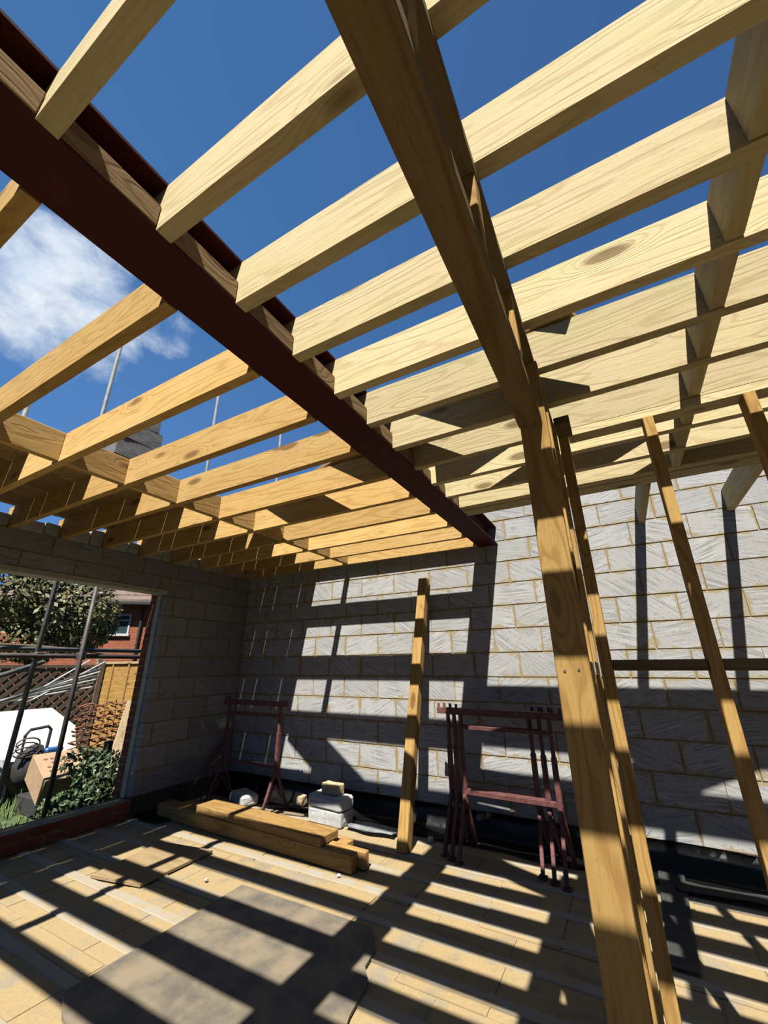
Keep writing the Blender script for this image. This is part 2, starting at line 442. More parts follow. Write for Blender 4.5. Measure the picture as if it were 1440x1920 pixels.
# red brick outer leaf and low brickwork below the opening
ol = masonry_mesh('wall_left_outer', [(OY1 - 0.02, D + 0.1, -0.15, ZB), (-1.4, OY1 - 0.022, LB + 0.02, ZB), (-1.4, OY1 - 0.022, -0.15, 0.115)],
                  (XL - 0.185, 0, 0), (0, 1, 0), M['brick'], M['mortar_dark'], unit=(0.215, 0.065), v0=0.0, depth=0.10, recess=0.004)
tag(ol, kind='structure')
sb = masonry_mesh('wall_sill_brick', [(-1.4, OY1 - 0.005, 0.0, 0.160)], (XL + 0.02, 0, 0), (0, 1, 0), M['brick'], M['mortar_dark'],
                  unit=(0.215, 0.070), v0=0.0, depth=0.205, recess=0.004)
tag(sb, kind='structure')
bm = bmesh.new(); add_box(bm, (XL - 0.183, -1.4, LB - 0.055), (XL - 0.004, OY1 + 0.02, LB - 0.003), 0.004)
tag(finish('trim_lintel', bm, M['closer']), kind='structure')
bm = bmesh.new(); add_box(bm, (XL - 0.184, OY1 - 0.012, 0.16), (XL - 0.102, OY1 + 0.03, LB - 0.056), 0.003)
tag(finish('trim_cavity_closer', bm, M['closer']), kind='structure')
# footing under the block walls, covered by the damp proof membrane
bm = bmesh.new(); add_box(bm, (XL - 0.1, D - 0.002, -0.1), (3.1, D + 0.1, BED + 0.004)); add_box(bm, (XL - 0.1, OY1, -0.1), (XL - 0.001, D, BED + 0.004))
tag(finish('wall_footing', bm, M['earth']), kind='structure')
rw = masonry_mesh('wall_right', [(-4.3, 1.4, 0.0, ZB - 0.01)], (3.1, 0, 0), (0, -1, 0), M['block'], M['mortar'], v0=0.0, depth=0.10)
tag(rw, kind='structure')

# floor: blocks laid between narrow concrete beams
PITCH = 0.286; FB0 = 2.110
bm = bmesh.new()
fl = masonry_mesh('floor', [(XL + 0.02, 3.1, FB0 + (i) * PITCH + 0.036, FB0 + (i + 1) * PITCH - 0.036) for i in range(-12, 7)],
                  (0, 0, 0.0), (1, 0, 0), M['floor_block'], M['sand'], unit=(0.44, 0.60), joint=0.008, v0=-5.0, phase=0.1, depth=0.10,
                  flat=True, recess=0.004, jitter=0.003)
tag(fl, kind='structure')
bm = bmesh.new()
for i in range(-12, 8):
    y = FB0 + i * PITCH
    add_box(bm, (XL + 0.02, y - 0.035, -0.12), (3.1, y + 0.035, 0.005 + random.uniform(-0.002, 0.003)), 0.004)
fbm = finish('floor_beams', bm, M['floor_beam'], fl)
fbm.matrix_parent_inverse = fl.matrix_world.inverted()
bm = bmesh.new(); add_box(bm, (XL - 0.1, -1.6, -0.16), (3.1, D + 0.1, -0.11))
tag(finish('floor_base', bm, M['earth']), kind='structure')


def wavy(name, x0, x1, y0, y1, z, mat, nx=60, ny=8, amp=0.012, seed=1, thick=0.004, lift=None):
    rr = random.Random(seed); ph = [rr.uniform(0, 6) for _ in range(6)]
    bm = bmesh.new(); g = []
    for i in range(nx + 1):
        row = []
        for j in range(ny + 1):
            u, v = i / nx, j / ny
            x = x0 + (x1 - x0) * u
            y = y0 + (y1 - y0) * v
            h = amp * (0.5 + 0.5 * math.sin(x * 9 + ph[0] + 2 * math.sin(x * 3 + ph[1]))) * (0.4 + 0.6 * abs(math.sin(v * 5 + ph[2] + x * 2)))
            if lift: h += lift(u, v)
            e = (0.018 * math.sin(x * 7 + ph[3]) + 0.01 * math.sin(x * 19 + ph[4])) * (1 if j == 0 else (-0.3 if j == ny else 0.3))
            row.append(bm.verts.new((x, y + e, z + h)))
        g.append(row)
    for i in range(nx):
        for j in range(ny): bm.faces.new((g[i][j], g[i + 1][j], g[i + 1][j + 1], g[i][j + 1]))
    bmesh.ops.solidify(bm, geom=bm.faces[:], thickness=thick)
    return finish(name, bm, mat, None, True)


# black membrane turned up the foot of the back wall and lapping onto the floor
def curl(u, v): return max(0.0, (v - 0.72) / 0.28) ** 1.6 * (BED - 0.012)
o = wavy('damp_proof_membrane', XL + 0.03, 3.0, 3.93, D - 0.012, 0.012, M['membrane'], 130, 14, 0.010, 3, lift=curl)
tag(o, 'black damp proof membrane turned up along the foot of the back block wall', 'membrane')
o = wavy('membrane_lap', 0.02, 2.6, 3.86, 4.02, 0.028, M['felt'], 70, 6, 0.022, 9)
tag(o, 'torn grey membrane edge lying along the black strip at the right of the floor', 'membrane')
# strip of felt lying towards the viewer on the right
bm = bmesh.new(); n = 16; pr_ = []
for i in range(n + 1):
    t_ = i / n; y = 4.10 - 1.09 * t_; x = -0.067 - 0.017 * t_; z = 0.034 - 0.020 * min(1, t_ * 2) + 0.004 * math.sin(i * 1.7)
    pr_.append((bm.verts.new((x, y, z)), bm.verts.new((x + 0.157 - 0.025 * t_, y, z + 0.003 * math.sin(i)))))
for a, b in zip(pr_, pr_[1:]): bm.faces.new((a[0], a[1], b[1], b[0]))
bmesh.ops.solidify(bm, geom=bm.faces[:], thickness=0.003)
tag(finish('felt_strip', bm, M['felt']), 'narrow dark grey felt strip lying on the floor beside the double post', 'felt strip')
o = wavy('membrane_scrap', XL + 0.03, XL + 0.45, 3.0, 3.55, 0.02, M['membrane'], 20, 14, 0.07, 21)
tag(o, 'crumpled black membrane scrap in the corner by the window opening', 'membrane')

# dusty sheet in the foreground
poly = [(-2.53, 1.47), (-2.56, 2.56), (-1.53, 2.57), (-1.42, 2.42), (-1.40, 2.28), (-1.33, 2.20), (-1.30, 2.00), (-1.22, 1.75), (-1.30, 1.30), (-1.7, 1.10), (-2.05, 1.22), (-2.2, 1.36), (-2.38, 1.40)]
bm = bmesh.new(); f = bm.faces.new([bm.verts.new((x, y, 0.008)) for x, y in poly])
r = bmesh.ops.extrude_face_region(bm, geom=[f])
for v in [g for g in r['geom'] if isinstance(g, bmesh.types.BMVert)]: v.co.z += 0.014
tag(finish('floor_sheet', bm, M['old_slab']), 'large dusty dark grey sheet lying flat on the floor in the foreground', 'sheet')
# thin ply board by the timber stack
bm = bmesh.new()
f = bm.faces.new([bm.verts.new((x, y, 0.010)) for x, y in [(-3.62, 2.13), (-3.17, 2.22), (-3.19, 2.83), (-3.72, 2.74)]])
r = bmesh.ops.extrude_face_region(bm, geom=[f])
for v in [g for g in r['geom'] if isinstance(g, bmesh.types.BMVert)]: v.co.z += 0.018
tag(finish('plywood_board', bm, M['ply']), 'thin brown plywood offcut lying on the floor in front of the timber stack', 'board')
# small stones
for x, y, s in ((-2.06, 2.99, 0.015), (-2.85, 2.50, 0.013), (-1.72, 3.86, 0.03)):
    bm = bmesh.new(); bmesh.ops.create_icosphere(bm, subdivisions=2, radius=s)
    for v in bm.verts: v.co *= random.uniform(0.75, 1.15); v.co.z *= 0.8
    o = finish('stone_chip', bm, M['white_block']); o.location = (x, y, 0.006 + s * 0.62)
    tag(o, {-2.06: 'white chip of stone by the right end of the timber stack', -2.85: 'small pale chip on the floor beside the plywood offcut',
            -1.72: 'pale chip at the foot of the leaning timber'}[x], 'stone')

# ------------------------------------------------------------------ steel beam
BX0, BX1 = -1.172, -0.968
bmr = empty('steel_beam', (-1.07, -1.5, ZB))
tag(bmr, 'dark red painted steel I-beam running from the viewer to the back wall', 'beam')
bm = bmesh.new(); y0, y1 = 0.0, D + 1.5 + 0.03
hw = 0.102; tf = 0.011
prof = [(-hw, 0), (hw, 0), (hw, tf), (0.014, tf), (0.0045, tf + 0.010), (0.0045, 0.203 - tf - 0.010), (0.014, 0.203 - tf), (hw, 0.203 - tf), (hw, 0.203),
        (-hw, 0.203), (-hw, 0.203 - tf), (-0.014, 0.203 - tf), (-0.0045, 0.203 - tf - 0.010), (-0.0045, tf + 0.010), (-0.014, tf), (-hw, tf)]
a = [bm.verts.new((x, y0, z)) for x, z in prof]; b = [bm.verts.new((x, y1, z)) for x, z in prof]
for i in range(len(prof)): bm.faces.new((a[i], a[(i + 1) % len(prof)], b[(i + 1) % len(prof)], b[i]))
bm.faces.new(a[::-1]); bm.faces.new(b)
finish('flanged_section', bm, M['steel'], bmr)

# ------------------------------------------------------------------ joists
YR = [-0.79, -0.497, -0.203, 0.090, 0.384, 0.677, 0.972, 1.262, 1.554, 1.842, 2.135, 2.42, 2.697]
YL = [-0.645 + 0.4 * i for i in range(13)]; YL[2] = 0.14; YL[3] = 0.552; YL[12] = 4.13
TJ = 0.047


def joist(x_in, x_out, y, side):
    """side +1: runs to +x from the beam, its inner end notched into the steel section"""
    L = abs(x_out - x_in)
    bm = bmesh.new()
    n = 0.085      # notch length
    z0, z1 = -0.006, 0.195
    pr = [(n, z0), (L, z0), (L, z1), (n - 0.01, z1), (n - 0.022, 0.190), (0.0, 0.190), (0.0, 0.013), (n, 0.013)]
    if side < 0: pr = [(-x, z) for x, z in pr]
    a = [bm.verts.new((x, 0, z)) for x, z in pr]; b = [bm.verts.new((x, TJ, z)) for x, z in pr]
    for i in range(len(pr)): bm.faces.new((a[i], a[(i + 1) % len(pr)], b[(i + 1) % len(pr)], b[i]))
    bm.faces.new(a[::-1]); bm.faces.new(b)
    o = finish('floor_joist', bm, M['joist_pale'] if side > 0 else M['joist_gold'])
    o.location = (x_in, y, ZB)
    return o


nR = len(YR)
for i, y in enumerate(YR):
    o = joist(-0.968 - 0.083, 3.15, y, 1)
    k = nR - 1 - i
    tag(o, 'pale pine joist right of the steel beam, %s in front of the tripled trimmer' % ORD[k], 'joist', 'joists to the right of the steel beam')
nL = len(YL)
for i, y in enumerate(YL):
    o = joist(-1.172 + 0.083, XL - 0.10, y, -1)
    k = nL - 1 - i
    tag(o, 'golden pine joist left of the steel beam, %s from the back wall' % ORD[k], 'joist', 'joists to the left of the steel beam')
# trimmer: three plies side by side
tr = empty('trimmer_joist', (-1.0, 2.985, ZB)); tag(tr, 'tripled pine trimmer joist in front of the open bay by the back wall', 'trimmer')
for k in range(3):
    y = 2.985 + k * 0.077 + 0.036
    o = timber('ply', (-0.962, y, ZB + 0.0975 - 0.004 * (k == 1)), (3.15, y, ZB + 0.0975 - 0.004 * (k == 1)), 0.071, 0.195, M['joist_pale'], None, 0.004)
    o.parent = tr; o.matrix_parent_inverse = Matrix.Translation(-tr.location)
# packers lying in the flange between joists
for i in range(len(YR)):
    a_ = YR[i] + TJ + 0.001; b_ = (YR[i + 1] if i + 1 < len(YR) else 2.985) - 0.001
    o = timber('beam_packer', (-1.015, a_, ZB + 0.011 + 0.042), (-1.015, b_, ZB + 0.011 + 0.042), 0.100, 0.083, M['board'], None, 0.003)
    tag(o, 'timber packer in the steel beam just behind the right joist, %s bay from the trimmer' % (ORD[len(YR) - 1 - i]) if i < len(YR) - 1 else 'rough timber packer in the steel beam, right in front of the trimmer',
        'packer', 'packers in the steel beam')
# noggins, left bay and right bay
for i in range(1, nL - 1):
    a_, b_ = YL[i] + TJ + 0.0005, YL[i + 1] - 0.0005
    o = timber('noggin', (-2.855, a_, ZB + 0.0975), (-2.855, b_, ZB + 0.0975), 0.047, 0.193, M['joist_gold'])
    k = nL - 2 - i
    tag(o, 'short golden noggin between left joists, %s bay from the back wall' % ORD[k], 'noggin', 'noggins between the left joists')
for i in range(4, nR):
    a_ = YR[i] + TJ + 0.0005; b_ = (YR[i + 1] if i + 1 < nR else 2.985) - 0.0005
    o = timber('noggin', (0.515, a_, ZB + 0.0975), (0.515, b_, ZB + 0.0975), 0.047, 0.193, M['joist_pale'])
    k = nR - 1 - i
    tag(o, 'short pale noggin between right joists, %s bay from the trimmer' % ORD[k], 'noggin', 'noggins between the right joists')
for x, lab in ((0.362, 'left of the two pine stub joists between trimmer and back wall'), (1.010, 'right of the two pine stub joists between trimmer and back wall'), (1.65, None)):
    o = timber('stub_joist', (x, 3.217, ZB + 0.105), (x, D - 0.002, ZB + 0.105), 0.05, 0.195, M['joist_pale'])
    tag(o, lab or 'third pine stub joist behind the trimmer, at the far right', 'joist', 'stub joists at the back wall')

# ------------------------------------------------------------------ scaffold boards on the left bay
DK = [(-4.63, -4.4845), (-4.484, -4.2555), (-4.248, -4.0215), (-4.014, -3.7905), (-3.7870, -3.5860), (-3.5778, -3.335)]
for i, (a_, b_) in enumerate(DK):
    o = timber('scaffold_board', ((a_ + b_) / 2, -0.9, ZT + 0.019), ((a_ + b_) / 2, 4.2, ZT + 0.019), b_ - a_, 0.036, M['board'])
    tag(o, 'scaffold board laid across the left joists, %s from the left wall' % ORD[i], 'board', 'scaffold boards decking the left bay')
# two loose boards lying diagonally on top of the joists
def diag(pa, pb, w_, lab):
    o = timber('loose_board', (*pa, ZT + 0.032), (*pb, ZT + 0.032), w_, 0.036, M['board']); tag(o, lab, 'board')
diag((0.085, 1.597), (-3.26, 2.878), 0.225, 'scaffold board lying diagonally over the joists and across the steel beam')
diag((-0.90, 2.315), (2.80, 3.53), 0.225, 'scaffold board lying diagonally over the right joists and the trimmer')

# infill pieces of block between the joist ends on the left wall
for i in range(1, nL - 1):
    a_, b_ = YL[i] + TJ + 0.004, YL[i + 1] - 0.004
    bm = bmesh.new()
    h1 = random.uniform(0.10, 0.13)
    add_box(bm, (0, 0, 0), (0.095, (b_ - a_) * 0.62, h1), 0.006); add_box(bm, (0.003, (b_ - a_) * 0.64, 0), (0.09, b_ - a_, h1 + random.uniform(0.0, 0.05)), 0.006)
    for v in bm.verts: v.co += Vector((random.uniform(-.004, .004), 0, random.uniform(-.006, .004) if v.co.z > 0.02 else 0))
    o = finish('infill_block', bm, M['white_block']); o.location = (XL - 0.099, a_, ZB - 0.006)
    tag(o, 'broken block infill on the left wall head, %s gap from the back wall' % ORD[nL - 2 - i], 'block', 'infill between the left joist ends')

# ------------------------------------------------------------------ timber wall: header, posts, right partition
def screw(parent, x, y, z, d=(0, -1, 0), r=0.0045):
    bm = bmesh.new(); add_tube(bm, (x, y, z), (x + d[0] * 0.002, y + d[1] * 0.002, z + d[2] * 0.002), r, 10)
    o = finish('screw_head', bm, M['screw'], parent); o.matrix_parent_inverse = parent.matrix_world.inverted() if parent.type == 'MESH' else Matrix.Translation(-parent.location)
    return o


ZH = ZB - 0.006
ZD = H + 0.848                 # underside of the lower header
YP = 1.435                     # front of the wide post
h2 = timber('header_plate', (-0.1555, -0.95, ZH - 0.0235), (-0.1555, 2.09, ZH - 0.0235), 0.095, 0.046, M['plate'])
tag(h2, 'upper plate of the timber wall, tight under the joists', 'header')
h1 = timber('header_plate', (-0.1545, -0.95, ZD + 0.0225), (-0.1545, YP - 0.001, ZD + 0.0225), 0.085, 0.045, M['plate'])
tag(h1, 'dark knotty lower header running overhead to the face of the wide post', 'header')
bpy.context.view_layer.update()
for x, y in ((-0.175, YP - 0.02), (-0.135, YP - 0.02), (-0.180, 0.78), (-0.135, 0.80)): screw(h1, x, y, ZD - 0.0002, (0, 0, -1), 0.0035)
for k, yy in enumerate((-0.5, -0.11, 0.28, 0.665, 1.055)):
    o = timber('cripple_stud', (-0.1545, yy + 0.0235, ZD + 0.0455), (-0.1545, yy + 0.0235, ZH - 0.0475), 0.088, 0.045, M['post'], None, 0.003, (0, -1, 0))
    tag(o, 'short stud between the lower and upper header plates, %s before the wide post' % ORD[4 - k], 'stud', 'short studs over the lower header')
p1 = timber('timber_post', (-0.1455, YP + 0.0235, 0.0), (-0.1455, YP + 0.0235, ZH - 0.0475), 0.097, 0.047, M['post'], None, 0.003, (0, -1, 0))
tag(p1, 'tall wide golden post with two screw heads, where the lower header ends', 'post')
bpy.context.view_layer.update()
screw(p1, -0.168, YP - 0.0003, 1.398, r=0.0038); screw(p1, -0.128, YP - 0.0003, 1.402, r=0.0038)
p1b = timber('timber_post', (-0.1475, 1.68, 0.0), (-0.1475, 1.68, ZH - 0.0475), 0.095, 0.047, M['post'], None, 0.003, (0, -1, 0))
p1c = timber('timber_post', (-0.1465, 1.975, 0.0), (-0.1465, 1.975, ZH - 0.0475), 0.095, 0.047, M['post'], None, 0.003, (0, -1, 0))
tag(p1b, 'stud directly behind the wide post, only its right edge showing', 'post'); tag(p1c, 'stud behind the second one, showing as a strip beside the narrow post', 'post')
for k, (a_, b_) in enumerate(((YP + 0.048, 1.655), (1.705, 1.950))):
    o = timber('wall_noggin', (-0.146, a_, H - 0.018), (-0.146, b_, H - 0.018), 0.095, 0.046, M['raw_wood'])
    tag(o, 'pale noggin at eye height %s' % ('right behind the wide post', 'further back, before the narrow post')[k], 'noggin')
p0 = timber('timber_post', (-0.1545, -0.92, 0.0), (-0.1545, -0.92, ZD - 0.001), 0.085, 0.047, M['post'], None, 0.003, (0, -1, 0))
tag(p0, 'post under the near end of the lower header, behind the viewer', 'post')
p2 = timber('timber_post', (-0.078, 2.175, 0.0), (-0.078, 2.175, ZH - 0.002), 0.048, 0.09, M['post'], None, 0.003, (0, -1, 0))
tag(p2, 'narrow post standing right of the wide post, noggin fixed to its side', 'post')
bk = timber('plate_block', (-0.103, 2.06, ZH - 0.024), (-0.03, 2.06, ZH - 0.024), 0.15, 0.045, M['plate'])
tag(bk, 'short timber block under the joists beside the head of the narrow post', 'block')
pl = timber('top_plate', (-0.052, 2.180, ZH - 0.024), (3.05, 2.180, ZH - 0.024), 0.09, 0.046, M['joist_pale'])
tag(pl, 'pale top plate of the partition running right under a joist', 'top plate')
SX = [0.288, 0.678, 1.078, 1.478, 1.878, 2.278, 2.678]
for i, x in enumerate(SX):
    o = timber('partition_stud', (x + 0.0225, 2.165, 0.0), (x + 0.0225, 2.165, ZH - 0.048), 0.044, 0.089, M['post'], None, 0.003, (0, -1, 0))
    tag(o, 'slim stud of the right partition, %s from the double post' % ORD[i], 'stud', 'studs of the right partition')
    a_ = (-0.053 if i == 0 else SX[i - 1] + 0.0455)
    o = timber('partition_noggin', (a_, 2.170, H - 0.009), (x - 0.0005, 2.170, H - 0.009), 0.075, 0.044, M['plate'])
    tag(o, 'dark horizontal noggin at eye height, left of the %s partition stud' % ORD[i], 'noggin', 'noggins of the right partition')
o = timber('sole_plate', (-0.05, 2.17, 0.026), (3.0, 2.17, 0.026), 0.089, 0.03, M['post'])
bpy.data.objects.remove(o)

# leaning timber
lt = empty('leaning_timber', (-1.84, 3.56, 0.0)); tag(lt, 'golden timber length standing on the floor and leaning against the back wall', 'timber')
for k, (dy, L0) in enumerate(((0.0, 0), (0.049, 0.02))):
    o = timber('length', (-1.84, 3.56 + dy, 0.006), (-1.812, 4.14 + dy * 0.9, 0.90 + H), 0.095, 0.047, M['sleeper'] if k else M['post'], None, 0.003, (0, -1, 0.3))
    o.parent = lt; o.matrix_parent_inverse = Matrix.Translation(-lt.location)

# stack of heavy timbers
def sleeper(name, a_, b_, w_, h_, lab, mat='sleeper'):
    o = timber(name, a_, b_, w_, h_, M[mat], None, 0.006); tag(o, lab, 'timber', 'stack of heavy timbers'); return o
sleeper('timber_baulk', (-4.42, 3.19, 0.062), (-2.00, 3.10, 0.062), 0.09, 0.112, 'long heavy timber with a dark split, front one at the bottom of the stack')
sleeper('timber_baulk', (-4.44, 3.272, 0.062), (-1.94, 3.182, 0.062), 0.055, 0.112, 'long heavy timber behind the front one at the bottom of the stack')
sleeper('timber_baulk', (-4.3, 3.385, 0.052), (-2.19, 3.30, 0.052), 0.15, 0.09, 'lower timber at the rear of the stack, half covered')
sleeper('timber_baulk', (-3.82, 3.245, 0.151), (-2.28, 3.17, 0.151), 0.225, 0.060, 'broad flat timber lying on top of the stack')

# ------------------------------------------------------------------ trestles
def trestle(name, loc, rz, W, Ht, label, low=0.44, ov=0.09, group=None):
    t = empty(name, loc, rz); tag(t, label, 'trestle', group)
    hw_ = W / 2
    bm = bmesh.new(); add_bar(bm, (-hw_ - ov, 0, Ht - 0.025), (hw_ + ov, 0, Ht - 0.025), 0.045, 0.05, 0.003)
    for s in (-1, 1):
        for dx in (0.0, 0.055):
            xx = s * (hw_ + ov - 0.012 - dx)
            add_bar(bm, (xx, 0, Ht - 0.005), (xx, 0, Ht + 0.035), 0.022, 0.006)
    finish('top_bar', bm, M['trestle'], t)
    bm = bmesh.new(); add_bar(bm, (-hw_, 0, Ht - 0.145), (hw_, 0, Ht - 0.145), 0.022, 0.03, 0.002); finish('upper_rail', bm, M['trestle'], t)
    bm = bmesh.new(); add_bar(bm, (-hw_ - 0.01, 0, low), (hw_ + 0.01, 0, low), 0.035, 0.035, 0.002); finish('lower_rail', bm, M['trestle'], t)
    for s in (-1, 1):
        x = s * hw_
        bm = bmesh.new(); add_bar(bm, (x, 0, Ht - 0.05), (x, 0, 0.70), 0.028, 0.028, 0.002); add_bar(bm, (x, 0, 0.74), (x, 0, low - 0.10), 0.038, 0.038, 0.002)
        finish('leg', bm, M['trestle'], t)
        for d in (-1, 1):
            bm = bmesh.new()
            add_bar(bm, (x, d * 0.010, low - 0.02), (x + s * 0.012, d * 0.19, 0.016), 0.026, 0.026, 0.002)
            add_bar(bm, (x, d * 0.006, low - 0.16), (x + s * 0.008, d * 0.10, 0.13), 0.012, 0.02)
            add_box(bm, (x + s * 0.012 - 0.028, d * 0.19 - 0.03, 0.006), (x + s * 0.012 + 0.028, d * 0.19 + 0.03, 0.014))
            finish('splayed_foot', bm, M['trestle'], t)
    return t


trestle('builders_trestle', (-3.79, 3.72, 0.004), 0.0, 0.80, 1.045, 'dark red steel trestle standing alone in the left corner', 0.42, 0.085)
trestle('builders_trestle', (-1.145, 3.86, 0.004), -0.03, 0.72, 1.045, 'rusty red trestle nested against the back wall, rear of the three', 0.43, 0.10, 'three nested trestles')
trestle('builders_trestle', (-1.065, 3.812, 0.004), -0.03, 0.73, 1.05, 'rusty red trestle nested between two others', 0.43, 0.10, 'three nested trestles')
trestle('builders_trestle', (-0.985, 3.764, 0.004), -0.03, 0.74, 1.05, 'rusty red trestle nearest the viewer of the nested three', 0.43, 0.10, 'three nested trestles')
# loose steel bars leaning in the corner
for k in range(4):
    bm = bmesh.new(); add_tube(bm, (-4.45 + 0.05 * k, 3.45 + 0.03 * k, 0.03), (-4.58 + 0.01 * k, 3.95 + 0.05 * k, 0.50 + 0.03 * k), 0.008, 8)
    tag(finish('loose_bar', bm, M['trestle']), 'thin steel bar leaning in the dark left corner behind the trestle, %s from the left' % ORD[k], 'bar', 'bars in the corner')

# blocks and brick near the back wall
def block_thing(name, loc, size, mat, rz, label, bev=0.008, cat='block', group=None):
    bm = bmesh.new(); sx, sy, sz = size
    add_box(bm, (-sx / 2, -sy / 2, 0), (sx / 2, sy / 2, sz), bev)
    bmesh.ops.subdivide_edges(bm, edges=bm.edges[:], cuts=2, use_grid_fill=True)
    for v in bm.verts: v.co += Vector((random.uniform(-.0025, .0025), random.uniform(-.0025, .0025), random.uniform(-.002, .002) if v.co.z > 0.01 else 0))
    o = finish(name, bm, mat); o.location = loc; o.rotation_euler = (0, 0, rz); tag(o, label, cat, group); return o
block_thing('concrete_block', (-2.76, 3.84, 0.007), (0.40, 0.20, 0.115), M['white_block'], -0.06, 'rough grey block on the floor under another block by the back wall')
block_thing('concrete_block', (-2.77, 3.845, 0.125), (0.43, 0.21, 0.11), M['white_block'], -0.10, 'pale grey block lying on top, with a yellow brick on it', 0.02)
block_thing('brick', (-2.75, 3.85, 0.238), (0.215, 0.10, 0.09), M['yellow_brick'], -0.08, 'small yellow brick on top of the two grey blocks', 0.008, 'brick')
block_thing('concrete_block', (-3.93, 3.83, 0.02), (0.34, 0.2, 0.10), M['white_block'], -0.35, 'grey block on the floor behind the timber stack, beside the corner trestle', 0.02)
block_thing('brick', (-3.30, 4.02, 0.03), (0.12, 0.10, 0.09), M['yellow_brick'], 0.1, 'broken yellow brick on the floor right of the corner trestle', 0.008, 'brick')
block_thing('brick', (-3.10, 4.03, 0.03), (0.10, 0.10, 0.075), M['yellow_brick'], -0.3, 'brick fragment between broken brick and grey blocks', 0.008, 'brick')
for k, (x, y, l, a) in enumerate(((-3.40, 3.93, 0.5, 0.3), (-3.28, 3.80, 0.42, 0.15), (-3.42, 3.74, 0.4, -0.1))):
    o = timber('timber_batten', (x - l / 2 * math.cos(a), y - l / 2 * math.sin(a), 0.02 + 0.001 * k), (x + l / 2 * math.cos(a), y + l / 2 * math.sin(a), 0.02 + 0.001 * k), 0.03, 0.018, M['grey_wood'])
    tag(o, 'grey batten offcut at the foot of the corner trestle, %s from the back' % ORD[k], 'batten', 'battens by the trestle')
wavy_o = wavy('plastic_scrap', -2.52, -2.02, 3.74, 3.90, 0.020, M['bag'], 16, 6, 0.03, 33)
tag(wavy_o, 'crumpled pale plastic scrap on the floor right of the grey blocks', 'plastic')
bm = bmesh.new(); add_path(bm, [(-0.19 + 0.09, 4.21, 0.40), (-0.10, 4.205, 0.32), (-0.098, 4.2, 0.22), (-0.06, 4.19, 0.24), (-0.10, 4.19, 0.20)], 0.002, 6)
tag(finish('tie_wire', bm, M['tube_dark']), 'thin bent tie wire hanging on the back wall beside the narrow post', 'wire')

# ------------------------------------------------------------------ loose blocks stacked on the boards over the left bay
zt = ZT + 0.0375
for r_ in range(6):
    for c_ in range(2 if r_ < 2 else 1):
        sh = 0.05 * math.sin(r_ * 2.1)
        size = (0.215, 0.43 if r_ < 5 else 0.17, 0.213)
        o = block_thing('stacked_block', (-4.33 + 0.012 * math.sin(r_ * 5), 2.07 + sh * 0.5 - c_ * 0.44 + (0.13 if r_ == 5 else 0), zt + r_ * 0.2165), size, M['loose_grey'], 0.03 * math.sin(r_ * 3.3 + c_),
                        'grey block in the loose stack above the left joists, %s course, %s end' % (ORD[r_], ('far', 'near')[c_]), 0.005, 'block', 'blocks stacked on the boards')

# ------------------------------------------------------------------ outside: scaffold
G = -0.18
def pole(name, p0, p1, lab, mat='tube', r=0.0242, group=None):
    bm = bmesh.new(); add_tube(bm, p0, p1, r, 16); o = finish(name, bm, M[mat], None, False)
    for p in o.data.polygons: p.use_smooth = len(p.vertices) == 4
    tag(o, lab, 'scaffold pole', group); return o
pole('scaffold_standard', (-5.6, 2.235, G), (-5.6, 2.19, 6.6), 'tall grey scaffold upright outside the opening, rising into the sky')
pole('scaffold_standard', (-5.48, 2.63, G), (-5.48, 2.59, 2.72), 'dark scaffold upright outside the opening, nearer the block pier', 'tube_dark')
pole('scaffold_standard', (-5.6, 3.93, G), (-5.6, 3.88, 6.6), 'thin scaffold upright against the sky, seen between the middle left joists')
pole('scaffold_standard', (-5.6, 5.55, G), (-5.6, 5.5, 6.6), 'furthest scaffold upright against the sky beyond the back wall')
pole('scaffold_standard', (-5.6, 1.52, G), (-5.6, 1.44, 4.75), 'nearest scaffold upright, at the left edge of the picture')
pole('scaffold_ledger', (-5.54, -0.5, H + 0.115), (-5.54, 6.0, H + 0.125), 'dark horizontal scaffold tube crossing the opening at eye height', 'tube_dark', 0.026)
pole('scaffold_ledger', (-5.78, -0.5, H + 0.19), (-5.78, 3.55, H + 0.20), 'lighter striped scaffold tube just above the dark horizontal one')
pole('scaffold_brace', (-5.7, 0.6, H - 0.62), (-5.7, 2.35, H + 0.06), 'slanting scaffold brace at the left of the opening')
for k, (x, y, z) in enumerate(((-5.565, 2.225, H + 0.12), (-5.51, 2.62, H + 0.12))):
    bm = bmesh.new(); add_box(bm, (x - 0.045, y - 0.045, z - 0.04), (x + 0.045, y + 0.045, z + 0.04), 0.012)
    add_tube(bm, (x + 0.02, y + 0.04, z), (x + 0.02, y + 0.085, z), 0.01, 8)
    tag(finish('scaffold_coupler', bm, M['tube_dark']), 'steel coupler joining the ledger and the %s upright' % ('tall grey', 'dark')[k], 'coupler')

# ------------------------------------------------------------------ garden
bm = bmesh.new(); n = 26; g = []
for i in range(n + 1):
    row = []
    for j in range(n + 1):
        x = -4.92 - 20 * (i / n) ** 1.4; y = -4 + 22 * j / n
        row.append(bm.verts.new((x, y, G + 0.02 * math.sin(x * 3 + y) + 0.015 * math.sin(y * 4))))
    g.append(row)
for i in range(n):
    for j in range(n): bm.faces.new((g[i][j], g[i + 1][j], g[i + 1][j + 1], g[i][j + 1]))
tag(finish('ground', bm, M['lawn'], None, True), kind='structure')

